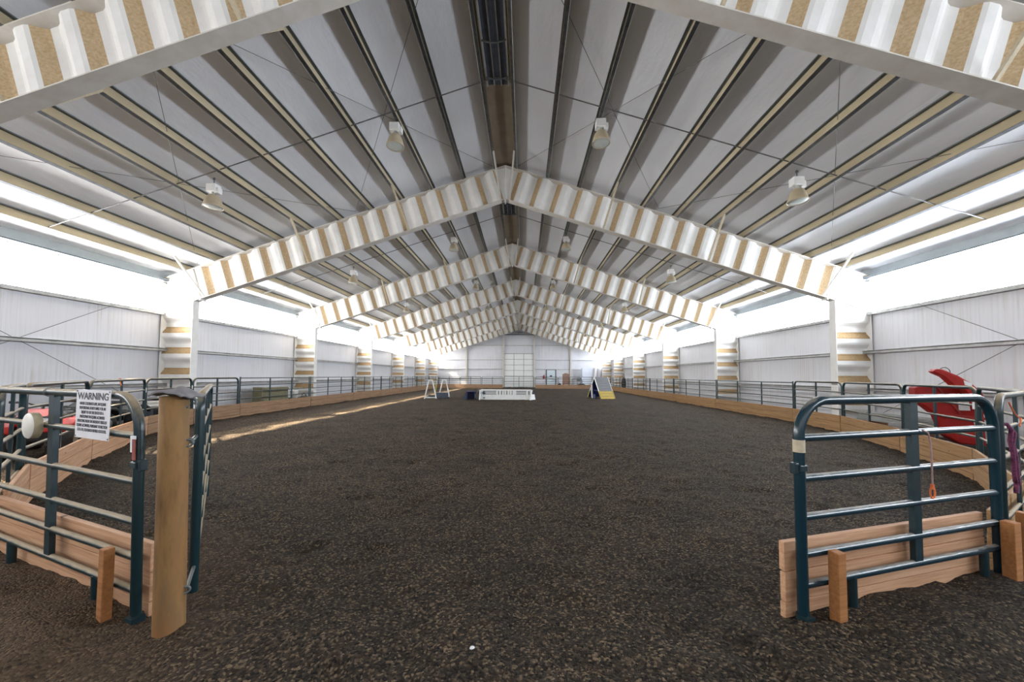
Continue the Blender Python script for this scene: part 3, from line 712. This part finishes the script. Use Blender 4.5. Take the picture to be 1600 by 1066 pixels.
b = MB(); pts = [(0, -.03, 1.24), (.02, .03, 1.25), (.05, .05, 1.20), (.05, .04, 1.10), (.07, .05, 1.0), (.09, .05, .9), (.10, .05, .8), (.13, .05, .74), (.16, .05, .76), (.17, .05, .70), (.14, .05, .64)]
b.tube([q+d2*x+n2_*(y/.055)+Vector((0, 0, z)) for x, y, z in pts], .016, 8)
b.tube([q+d2*(x+.05)+n2_*(y/.055*1.2)+Vector((0, 0, z-.03)) for x, y, z in pts[1:9]], .014, 8)
tag(b.build('lead_rope', 'rope'), 'purple and pink braided rope hanging on the end-on panel at the right edge', 'rope')
b = MB(); b.tube([q+d2*(.0+.5*t)+n2_*.9+Vector((0, 0, 1.44-.16*t-.02*math.sin(PI*t))) for t in [i/8 for i in range(9)]], .006, 6); b.tube([q+d2*(.5-.1*t)+n2_*1.1+Vector((0, 0, 1.28-.07*t)) for t in [i/5 for i in range(6)]], .006, 6)
tag(b.build('baling_twine', 'orange'), 'orange baling twine tied across the end-on panel at the right edge', 'twine')
pB = Vector((*CL[2], 0)); dB = (Vector((*CL[3], 0))-pB).normalized()
b = MB(); q = pB+dB*1.9; b.tube([q+Vector((.02*math.cos(a), .03*math.sin(a), 1.50+.03*math.cos(a))) for a in [i*PI/4 for i in range(8)]], .008, 6, closed=True); b.tube([q+Vector((.0, 0, 1.5)), q+Vector((.06, -.02, 1.43)), q+Vector((.10, -.04, 1.37))], .010, 6)
tag(b.build('baling_twine', 'orange'), 'orange baling twine knotted on the bend panel behind the warning sign', 'twine')

# ------------------------------------------------------------------ back wall: doors, wind columns, things standing there
for x, zt in ((-7.55, 6.55), (-2.28, 8.25), (2.05, 8.25), (7.2, 6.6)):
    b = MB(); b.box((x-.10, YB-.26, -.1), (x+.10, YB-.25, zt)); b.box((x-.008, YB-.25, -.1), (x+.008, YB-.02, zt)); b.box((x-.10, YB-.02, -.1), (x+.10, YB-.005, zt))
    nm = {-7.55: 'left of the doorway, half way to the corner', -2.28: 'at the left jamb of the sectional door', 2.05: 'at the right jamb of the sectional door', 7.2: 'to the right of the pale blue door'}[x]
    tag(b.build('wind_column', 'cream'), 'white steel wind column on the back wall %s' % nm, 'column', 'wind columns of the back wall')
b = MB(); b.box((-2.18, YB-.12, 0), (1.95, YB-.04, 4.72)); dd = struct(b.build('door_1', 'pure_white'), 'white sectional overhead door')
b = MB()
for i in range(1, 6): b.box((-2.18, YB-.128, 4.72*i/6-.02), (1.95, YB-.12, 4.72*i/6+.02))
for i in range(4): x = -2.18+4.13*i/3; b.box((x-.025, YB-.13, 0), (x+.025, YB-.12, 4.72))
b.box((-2.18, YB-.13, 4.70), (1.95, YB-.12, 4.76)); b.build('seam', 'dark_steel', dd)
hb = empty('door_operator', 'dark torsion shaft and header beam high above the sectional door', 'header', (0, YB-.3, 7.50))
b = MB(); b.box((-2.2, -.1, -.13), (1.97, .05, -.03)); b.build('beam', 'dark_steel', hb)
b = MB(); b.tube([(-2.3, -.05, .17), (2.05, -.05, .17)], .045, 10); b.tube([(-.35, -.05, .17), (.35, -.05, .17)], .12, 12); b.build('shaft', 'galv_dull', hb)
b = MB(); b.box((3.72, YB-.1, 0), (3.85, YB-.02, 2.55)); b.box((5.02, YB-.1, 0), (5.15, YB-.02, 2.55)); b.box((3.72, YB-.1, 2.45), (5.15, YB-.02, 2.55)); tn += 1; struct(b.build('trim_%d' % tn, 'slate'), 'grey door frame')
b = MB(); b.box((3.85, YB-.08, .02), (5.02, YB-.03, 2.45)); d2o = struct(b.build('door_2', 'doorblue'), 'pale blue grey walk door')
b = MB(); b.box((4.28, YB-.095, 1.52), (4.58, YB-.08, 1.70)); b.build('door_sign', 'black', d2o)
b = MB(); b.tube([(4.9, YB-.08, 1.0), (4.9, YB-.14, 1.0), (4.8, YB-.14, 1.0)], .02, 8); b.build('door_handle', 'galv', d2o)
fe = empty('fire_extinguisher', 'small red fire extinguisher on the back wall left of the pale blue door', 'extinguisher', (3.42, YB-.12, 1.2))
b = MB(); b.lathe([(0, 0), (.09, 0), (.10, .03), (.10, .40), (.07, .47), (.03, .50)], n=16); b.build('cylinder', 'red', fe)
b = MB(); b.tube([(0, 0, .5), (0, 0, .56)], .03, 8); b.box((-.02, -.12, .54), (.02, .04, .58)); b.build('valve', 'black', fe)
b = MB(); b.tube([(0, -.05, .55), (.1, -.08, .45), (.11, -.05, .15)], .015, 6); b.build('hose', 'black', fe)
ch = empty('wooden_chair', 'tall brown slatted wooden chair standing behind the back fence', 'chair', (6.25, 49.0, 0))
b = MB(); b.box((-.42, -.4, .5), (.42, .35, .56)); b.build('seat', 'brown', ch)
for x in (-.38, .38):
    for y in (-.36, .3): b = MB(); b.box((x-.04, y-.04, 0), (x+.04, y+.04, .5 if y < 0 else .75)); b.build('leg', 'brown', ch)
for i in range(5): b = MB(); x = -.36+.18*i; b.box((x-.075, .28, .56), (x+.075, .32, 2.0-.03*abs(i-2)**2)); b.build('back_slat', 'brown', ch)
for x in (-.45, .45): b = MB(); b.box((x-.06, -.45, .74), (x+.06, .3, .78)); b.build('armrest', 'brown', ch)
def bag(loc, s, label, mat='black', name='duffel_bag', cat='bag', group=None):
    b = MB(); n = 10; vs = []; fs = []
    for i in range(n+1):
        t = i/n; r = (math.sin(PI*min(max(t, .02), .98)))**.4
        for j in range(12):
            a = 2*PI*j/12; vs.append((s[0]*(t-.5), s[1]*.5*r*math.cos(a), max(0, s[2]*(.5+.5*r*math.sin(a)*(1+.1*math.sin(5*t+j))))))
    for i in range(n):
        for j in range(12): fs.append((i*12+j, i*12+(j+1) % 12, (i+1)*12+(j+1) % 12, (i+1)*12+j))
    fs += [tuple(range(12))[::-1], tuple(range(n*12, n*12+12))]
    b.add(vs, fs, 0, True); r = empty(name, label, cat, loc, 0, group); b.build('body', mat, r)
    b = MB(); b.tube([(s[0]*(-.2+.4*i/8), 0, s[2]*(.95+.25*math.sin(PI*i/8))) for i in range(9)], .02, 6); b.build('handle', mat, r); return r
bag((5.35, 49.0, 0), (.55, .4, .62), 'black bag on the ground left of the brown wooden chair', group='bags behind the back fence')
bag((8.3, 49.1, 0), (1.1, .5, .62), 'black bag on the ground right of the brown wooden chair', group='bags behind the back fence')
bag((9.5, 49.1, 0), (.9, .5, .5), 'brown bag on the ground beside the pale blue wrapped board', 'brown', group='bags behind the back fence')
# wrapped boards leaning by the right end of the back wall
bw = MB(); bw.box((8.55, 50.3, .9), (10.0, 50.7, 2.75)); bw.box((8.55, 50.35, 0), (10.0, 50.65, .9), 0)
tag(bw.build('wrapped_board', 'bluewhite', None, .05), 'pale blue plastic wrapped stack of boards against the back wall', 'board')
for i in range(4):
    x = 10.32+.52*i; b = MB(); b.lathe([(.0, 0), (.25, 0), (.26, .05), (.26, 2.55-.05*i), (.22, 2.72-.05*i), (0, 2.74-.05*i)], n=18)
    t = ['leftmost of four', 'second from the left of four', 'third from the left of four', 'rightmost of four'][i]
    ob = b.build('insulation_roll', 'palewrap', None, loc=(x, 50.2, 0)); tag(ob, 'pale plastic wrapped roll standing at the back wall, %s' % t, 'roll', 'wrapped rolls at the back wall')
# yellow ladder leaning on the right column near the back
ld = empty('ladder', 'yellow ladder leaning on the right wall near the back of the arena', 'ladder', (12.05, 43.6, 0))
for x in (-.23, .23):
    b = MB(); b.bar((-.35, x, -.05), (-.02, x, 3.85), .09, .05, 0, (0, 1, 0)); b.build('side_rail', 'yellow', ld)
for i in range(10):
    z = .35+.35*i; b = MB(); xx = -.35+.33*(z+.05)/3.9; b.tube([(xx, -.23, z), (xx, .23, z)], .03, 8); b.build('rung', 'galv_dull', ld)
bag((11.7, 41.0, 0), (.5, .5, 1.6), 'tall dark sack standing by the right wall beside the yellow ladder', 'black', 'sack', 'sack')

# ------------------------------------------------------------------ obstacles in the arena
jp = empty('wall_jump', 'long low white wall jump with slats standing in the middle of the arena', 'jump', (-.53, 24.9, 0), .02)
b = MB()
b.box((-1.72, -.05, 0), (1.72, 0, .30)); b.build('lower_board', 'pure_white', jp, .008)
b = MB(); b.box((-1.72, -.06, .60), (1.72, .01, .70)); b.box((-1.72, -.06, .28), (1.72, .01, .34))
for x in (-1.66, -.62, -.42, -.22, -.06, .14, .30, .5, .62, 1.42, 1.66): b.box((x-.06, -.055, .34), (x+.06, .005, .60))
b.build('frame', 'pure_white', jp, .006)
for z in (.42, .51):
    for a, c in ((-1.35, -.66), (.66, 1.36)):
        b = MB(); b.box((a-.3, -.03, z-.018), (c+.1, -.01, z+.018)); b.build('slat', 'pure_white', jp)
for x in (-.32, -.14, .04, .22, .4): pass
b = MB(); b.box((-1.70, .02, 0), (1.70, .05, .62)); b.build('back_panel', 'greymetal', jp)['label'] = 'grey back panel'
b = MB(); b.lathe([(0, -.02), (.10, -.02), (.10, .0)], (-1.52, -.075, .46), 'Y', 16); b.box((-1.56, -.075, .10), (-1.44, -.055, .16)); b.build('badge', 'slate', jp)
for x in (-1.78, 1.78):
    b = MB(); b.prism([(-.40, 0), (.40, 0), (.10, .66), (-.10, .66)], -.04, .04, 0, Matrix.Translation((x, 0, 0)) @ Matrix.Rotation(PI/2 if x < 0 else PI/2-.5, 4, 'Z')); b.build('wing_foot', 'pure_white', jp)
    b = MB(); b.prism([(-.16, .38), (.16, .38), (.0, .74)], -.05, .05, 0, Matrix.Translation((x+(.06 if x > 0 else -.06), -.05, 0)) @ Matrix.Rotation(.4, 4, 'Z')); b.build('wing_cap', 'black', jp)
tb = empty('tunnel_barrel', 'navy open fronted box tunnel beside the left end of the white jump', 'tunnel', (-2.95, 24.95, 0), .12)
b = MB(); b.box((-.30, -.35, 0), (-.24, .55, .55)); b.box((.24, -.35, 0), (.30, .55, .55)); b.box((-.30, -.35, .50), (.30, .55, .56)); b.box((-.3, .5, 0), (.3, .55, .5)); b.build('shell', 'navy', tb, .01)
b = MB(); b.prism([(-.32, 0), (-.62, 0), (-.32, .45)], -.3, .5); b.build('side_flap', 'slate', tb)
b = MB(); b.box((.30, -.25, 0), (.36, .1, .12)); b.box((.30, -.25, .38), (.36, .1, .55)); b.build('buckle', 'black', tb)
# agility A-frame
AF = Matrix.Translation((5.85, 27.5, 0)) @ Matrix.Rotation(.246, 4, 'Z')
af = empty('agility_a_frame', 'agility A-frame with grey ramps and yellow contact zones at right', 'agility ramp', (5.90, 27.5, 0), .246)
HA, HB, AW = 1.56, 1.17, 1.07
for sgn in (-1, 1):
    r = MB(); a = Vector((0, 0, HA)); c = Vector((0, sgn*HB, 0)); m = a+(c-a)*.66
    r.bar((AW/2, a.y, a.z), (AW/2, m.y, m.z), AW, .04, 0, (0, sgn*HA, HB)); rmp = r.build('ramp', 'greypanel', af)
    r = MB(); r.bar((AW/2, m.y, m.z), (AW/2, c.y, c.z), AW, .04, 0, (0, sgn*HA, HB)); r.build('contact_zone', 'yellow', rmp)
    r = MB(); 
    for i in range(8):
        q = a+(c-a)*(.08+.115*i); r.bar((0.0, q.y+sgn*.02, q.z+.025), (AW, q.y+sgn*.02, q.z+.025), .03, .015)
    r.build('cleat', 'greymetal', rmp)
    for x in (0, AW):
        e = MB(); e.bar((x, a.y, a.z), (x, m.y, m.z), .035, .09, 0, (0, sgn*HA, HB)); e.build('edge_trim', 'pure_white', rmp)
        e = MB(); e.bar((x, m.y, m.z), (x, c.y, c.z), .036, .091, 0, (0, sgn*HA, HB)); e.build('edge_trim', 'yellow', rmp)
    r = MB(); r.bar((AW/2, a.y*.9, a.z-.05), (AW/2, c.y*.93, c.z+.05), AW*.96, .02, 0, (0, sgn*HA, HB)); r.build('underside', 'navy', rmp)
b = MB(); b.box((.0, -.55, .55), (.05, .55, .62)); b.box((AW-.05, -.55, .55), (AW, .55, .62)); b.build('cross_brace', 'navy', af)
b = MB(); b.box((-.12, .05, 0), (-.02, .35, 1.02)); b.box((-.14, -.45, 0), (-.04, .05, .3)); b.build('side_board', 'navy', af)
b = MB(); b.bar((-.16, .0, 0), (-.16, .08, 1.0), .12, .06, 0, (1, 0, 0)); b.build('white_post', 'pure_white', af)
# white trestles with a slate table between them
def trestle(loc, rz, w, h, label):
    t = empty('jump_trestle', label, 'trestle', loc, rz, 'white A shaped trestles at left')
    for s in (-1, 1): b = MB(); b.bar((s*w/2, 0, -.02), (s*.12, 0, h), .07, .05, 0, (0, 1, 0)); b.build('leg', 'pure_white', t)
    b = MB(); b.box((-.17, -.04, h-.04), (.17, .04, h+.04)); b.build('top_bar', 'pure_white', t)
    b = MB(); b.box((-w/2+.03, -.025, .04), (w/2-.03, .025, .10)); b.build('foot_bar', 'pure_white', t)
    return t
trestle((-5.86, 25.4, 0), .1, .82, 1.28, 'white A shaped trestle at left, nearer one with its foot bar showing')
trestle((-5.25, 27.0, 0), .35, .82, 1.28, 'white A shaped trestle at left, farther one behind the slate box')
b = MB(); b.box((-.42, -.30, 0), (.42, .30, .40)); ob = b.build('pause_box', 'slate', None, .02, loc=(-5.20, 26.1, 0)); ob.rotation_euler = (0, 0, .25); tag(ob, 'slate grey low box lying between the white trestles', 'box')
b = MB(); b.bar((-.35, .0, .1), (.35, 0, .1), .2, .2); b.box((-.4, -.12, 0), (.35, .1, .12)); ob = b.build('pole_tray', 'greypanel', None, .01, loc=(-5.95, 26.2, 0)); ob.rotation_euler = (0, 0, .9); tag(ob, 'grey tray on the ground inside the nearer white trestle', 'tray')
b = MB(); b.tube([(-5.62, 25.75, 0), (-5.82, 26.9, 1.0)], .025, 8); tag(b.build('marker_pole', 'yellowgreen'), 'thin yellow green pole leaning across the white trestles', 'pole')

# ------------------------------------------------------------------ things stored behind the fences
def wheel(b_t, b_h, c, r, w):
    b_t.lathe([(r*.45, -w*.42), (r*.75, -w*.5), (r*.93, -w*.45), (r, -w*.25), (r, w*.25), (r*.93, w*.45), (r*.75, w*.5), (r*.45, w*.42)], c, 'Y', 22)
    b_h.lathe([(0, -w*.3), (r*.3, -w*.34), (r*.46, -w*.42), (r*.46, w*.42), (r*.3, w*.34), (0, w*.3)], c, 'Y', 16)
def quad(loc, rz, paint, label, dark):
    q = empty('quad_bike', label, 'quad bike', loc, rz, None)
    for x in (-.62, .62):
        for y in (-.42, .42):
            t, h = MB(), MB(); wheel(t, h, (x, y, .30), .31, .25); w_ = t.build('wheel', 'tyre', q); h.build('hub', 'galv_dull', w_)
    b = MB(); b.box((-.6, -.18, .28), (.6, .18, .55)); b.build('chassis', 'black', q, .04)
    for x, sg in ((-.62, -1), (.62, 1)):
        b = MB()
        for y in (-1, 1):
            pts = [(-.42, .50), (-.36, .62), (-.2, .70), (.0, .73), (.2, .70), (.36, .62), (.42, .5), (.38, .47), (.2, .63), (0, .66), (-.2, .63), (-.38, .47)]
            b.prism(pts, min(y*.2, y*.58), max(y*.2, y*.58), 0, Matrix.Translation((x, 0, .02)))
        b.build('fender', paint, q, .02)
    b = MB(); b.prism([(.15, .55), (.62, .62), (.92, .62), (.96, .75), (.55, .92), (.2, .92)], -.22, .22); b.build('cowl', paint, q, .04)
    b = MB(); b.prism([(-.7, .66), (.12, .62), (.2, .86), (.0, .80), (-.45, .78), (-.7, .84)], -.17, .17); b.build('seat', 'black', q, .04)
    b = MB(); b.tube([(.25, -.45, 1.06), (.30, -.25, 1.05), (.38, -.08, .98), (.38, .08, .98), (.30, .25, 1.05), (.25, .45, 1.06)], .018, 8); b.tube([(.38, 0, .98), (.5, 0, .75)], .025, 8); hb_ = b.build('handlebar', 'black', q)
    for y in (-1, 1): b = MB(); b.tube([(.25, y*.33, 1.06), (.23, y*.48, 1.06)], .028, 8); b.build('grip', 'black', hb_)
    for x0, x1, z in ((.55, 1.0, .80), (-1.0, -.5, .82)):
        b = MB()
        for i in range(5): y = -.36+.18*i; b.tube([(x0, y, z), (x1, y, z)], .012, 6)
        for x in (x0, x1): b.tube([(x, -.4, z), (x, .4, z)], .014, 6)
        b.tube([(x0+.1, 0, z), (x0+.1, 0, z-.2)], .014, 6); b.build('rack', 'black', q)
    for y in (-.17, .17): b = MB(); b.lathe([(0, .0), (.06, .0), (.065, -.03)], (.955, y, .74), 'X', 12); b.build('headlamp', 'sticker', q)
    return q
quad((-9.25, 7.40, 0), -.92, 'red', 'red quad bike with black racks parked behind the left bend of the fence', False)
quad((-10.8, 9.6, 0), -1.22, 'black', 'black and grey quad bike parked beyond the red one behind the left fence', True)
b = MB(); b.box((-.05, -.05, .55), (.05, .05, .86)); b.box((-.06, -.06, .70), (.06, .06, .86)); ob = b.build('oil_jug', 'yellow', None, .01, loc=(-10.55, 11.15, .0)); 
b2 = MB(); b2.box((-.2, -.2, 0), (.2, .2, .55)); o2 = b2.build('stand', 'black', ob, .01); tag(ob, 'small yellow container on a black stand behind the left fence', 'container')
tr = empty('storage_trunk', 'dark blue trunk topped with folded pale cloths behind the left fence near the round post', 'trunk', (-11.45, 11.65, 0), 1.3)
b = MB(); b.box((-.55, -.3, 0), (.55, .3, .50)); b.build('body', 'slate', tr, .03)
b = MB(); b.box((-.57, -.32, .50), (.57, .32, .56)); b.build('lid', 'navy', tr, .02)
b = MB(); b.box((-.52, -.3, .56), (.5, .3, .66)); b.box((-.45, -.28, .66), (.52, .28, .76)); b.build('folded_cloth', 'cream_plastic', tr, .04)
b = MB(); b.box((-.1, -.2, .76), (.35, .2, .84)); b.build('folded_blanket', 'black', tr, .03)
cr = empty('stall_panel', 'olive brown wooden panel crate behind the second left fence section', 'crate', (-11.25, 16.95, 0), PI/2)
b = MB(); b.box((-.9, -.2, .0), (.9, .2, 1.02)); b.build('body', 'olive', cr, .01)
b = MB()
for z in (.45, .93): b.box((-.92, -.22, z-.05), (.92, .22, z+.05))
b.box((-.95, -.22, 0), (-.85, .22, 1.05)); b.build('batten', 'olive', cr, .006)
bk = empty('bucket', 'white bucket on a crate beside the olive brown panel crate', 'bucket', (-11.0, 18.25, .45))
b = MB(); b.lathe([(0, 0), (.15, 0), (.18, .36), (.19, .38), (.17, .36), (.14, .03), (0, .02)], n=20); b.build('pail', 'pure_white', bk)
b = MB(); b.tube([(.18*math.cos(a), 0, .36-.16*math.sin(a)) for a in [i*PI/10 for i in range(11)]], .006, 6); b.build('handle', 'galv', bk)
b = MB(); b.box((-.25, -.25, 0), (.25, .25, .45)); tag(b.build('plastic_crate', 'black', None, .02, loc=(-11.0, 18.25, 0)), 'black crate on the ground under the white bucket', 'crate')
bag((-10.95, 19.0, 0), (.6, .4, .55), 'black bag on the ground beside the white bucket at the left fence')

# red folded mower deck by the right wall
RMX, RMY = 10.42, 8.87
rm = empty('mower_deck', 'big red tipped-up mower deck with a curved arm by the right wall', 'farm implement', (RMX, RMY, 0), -.42)
S = lambda pts: [((x-10.62)*.76, z) for x, z in pts]
b = MB(); b.prism(S([(9.98, 1.42), (10.12, 1.47), (10.85, 1.47), (11.15, 1.40), (11.42, 1.2), (11.45, .14), (10.9, .16), (10.62, .33), (10.45, .78), (10.2, .98), (9.98, 1.10)]), -.10, .22)
b.build('deck', 'red', rm, .03)
b = MB(); b.prism(S([(10.55, .75), (11.44, .72), (11.44, .78), (10.55, .82)]), -.16, -.10); b.prism(S([(10.42, 1.46), (10.47, 1.46), (10.95, .85), (10.9, .85)]), -.14, -.10); b.prism(S([(10.3, 1.5), (11.2, 1.42), (11.2, 1.36), (10.3, 1.44)]), -.15, -.1); b.build('rib', 'red_dark', rm)
b = MB(); b.prism(S([(10.22, 1.80), (10.30, 1.86), (10.42, 1.85), (10.75, 1.70), (11.0, 1.54), (11.2, 1.34), (11.36, .95), (11.20, .95), (11.03, 1.20), (10.86, 1.38), (10.66, 1.48), (10.46, 1.68), (10.28, 1.76)]), -.42, -.18); b.build('lift_arm', 'red', rm, .02)
b = MB(); b.prism(S([(10.90, .92), (11.14, .92), (11.10, 1.28), (10.90, 1.30)]), -.112, -.10); b.prism(S([(11.22, .60), (11.40, .58), (11.40, .66), (11.20, .67)]), -.112, -.10); b.prism(S([(10.86, 1.50), (11.0, 1.47), (11.0, 1.53), (10.84, 1.60)]), -.43, -.42); b.build('decal', 'sticker', rm)['label'] = 'white decals'
b = MB(); b.tube([((10.52-10.62)*.72+.09*math.cos(a), -.3, 1.78+.11*math.sin(a)) for a in [i*PI/10-.2 for i in range(13)]], .008, 6); b.build('hydraulic_hose', 'black', rm)
b = MB(); b.box((-.1, -.3, 0), (.6, .35, .16)); b.build('skid', 'black', rm)
# grey sheet profiles stacked behind the right bend
for i in range(4):
    b = MB(); b.prism([(-.12, 0), (.12, 0), (.12, .02), (.10, .02), (.10, .055), (.03, .055), (.03, .02), (-.03, .02), (-.03, .055), (-.10, .055), (-.10, .02), (-.12, .02)], -.95, .95)
    ob = b.build('steel_channel', 'greymetal', None, loc=(10.90+.02*i, 10.45, .40+.06*i)); ob.rotation_euler = (0, 0, .12)
    tag(ob, 'long grey steel channel lying by the right wall, %s of the stack' % ['lowest', 'second from the bottom', 'third from the bottom', 'topmost'][i], 'channel', 'grey steel channels by the right wall')
for i, y in enumerate((9.9, 11.1)):
    b = MB(); b.box((-.35, -.08, -.05), (.35, .08, .40)); tag(b.build('timber_block', 'brown', None, .01, loc=(10.95-.1*i+.05, y, 0)), 'timber block under the %s end of the grey steel channels' % ['near', 'far'][i], 'block', 'timber blocks under the channels')

b = MB(); b.lathe([(0, -.012), (.014, -.010), (.020, 0), (.014, .011), (0, .014)], n=10); ob = b.build('pebble', 'sticker', None, loc=(0.405 , 2.246, .012)); tag(ob, 'small pale pebble lying on the dark footing in the foreground', 'pebble')
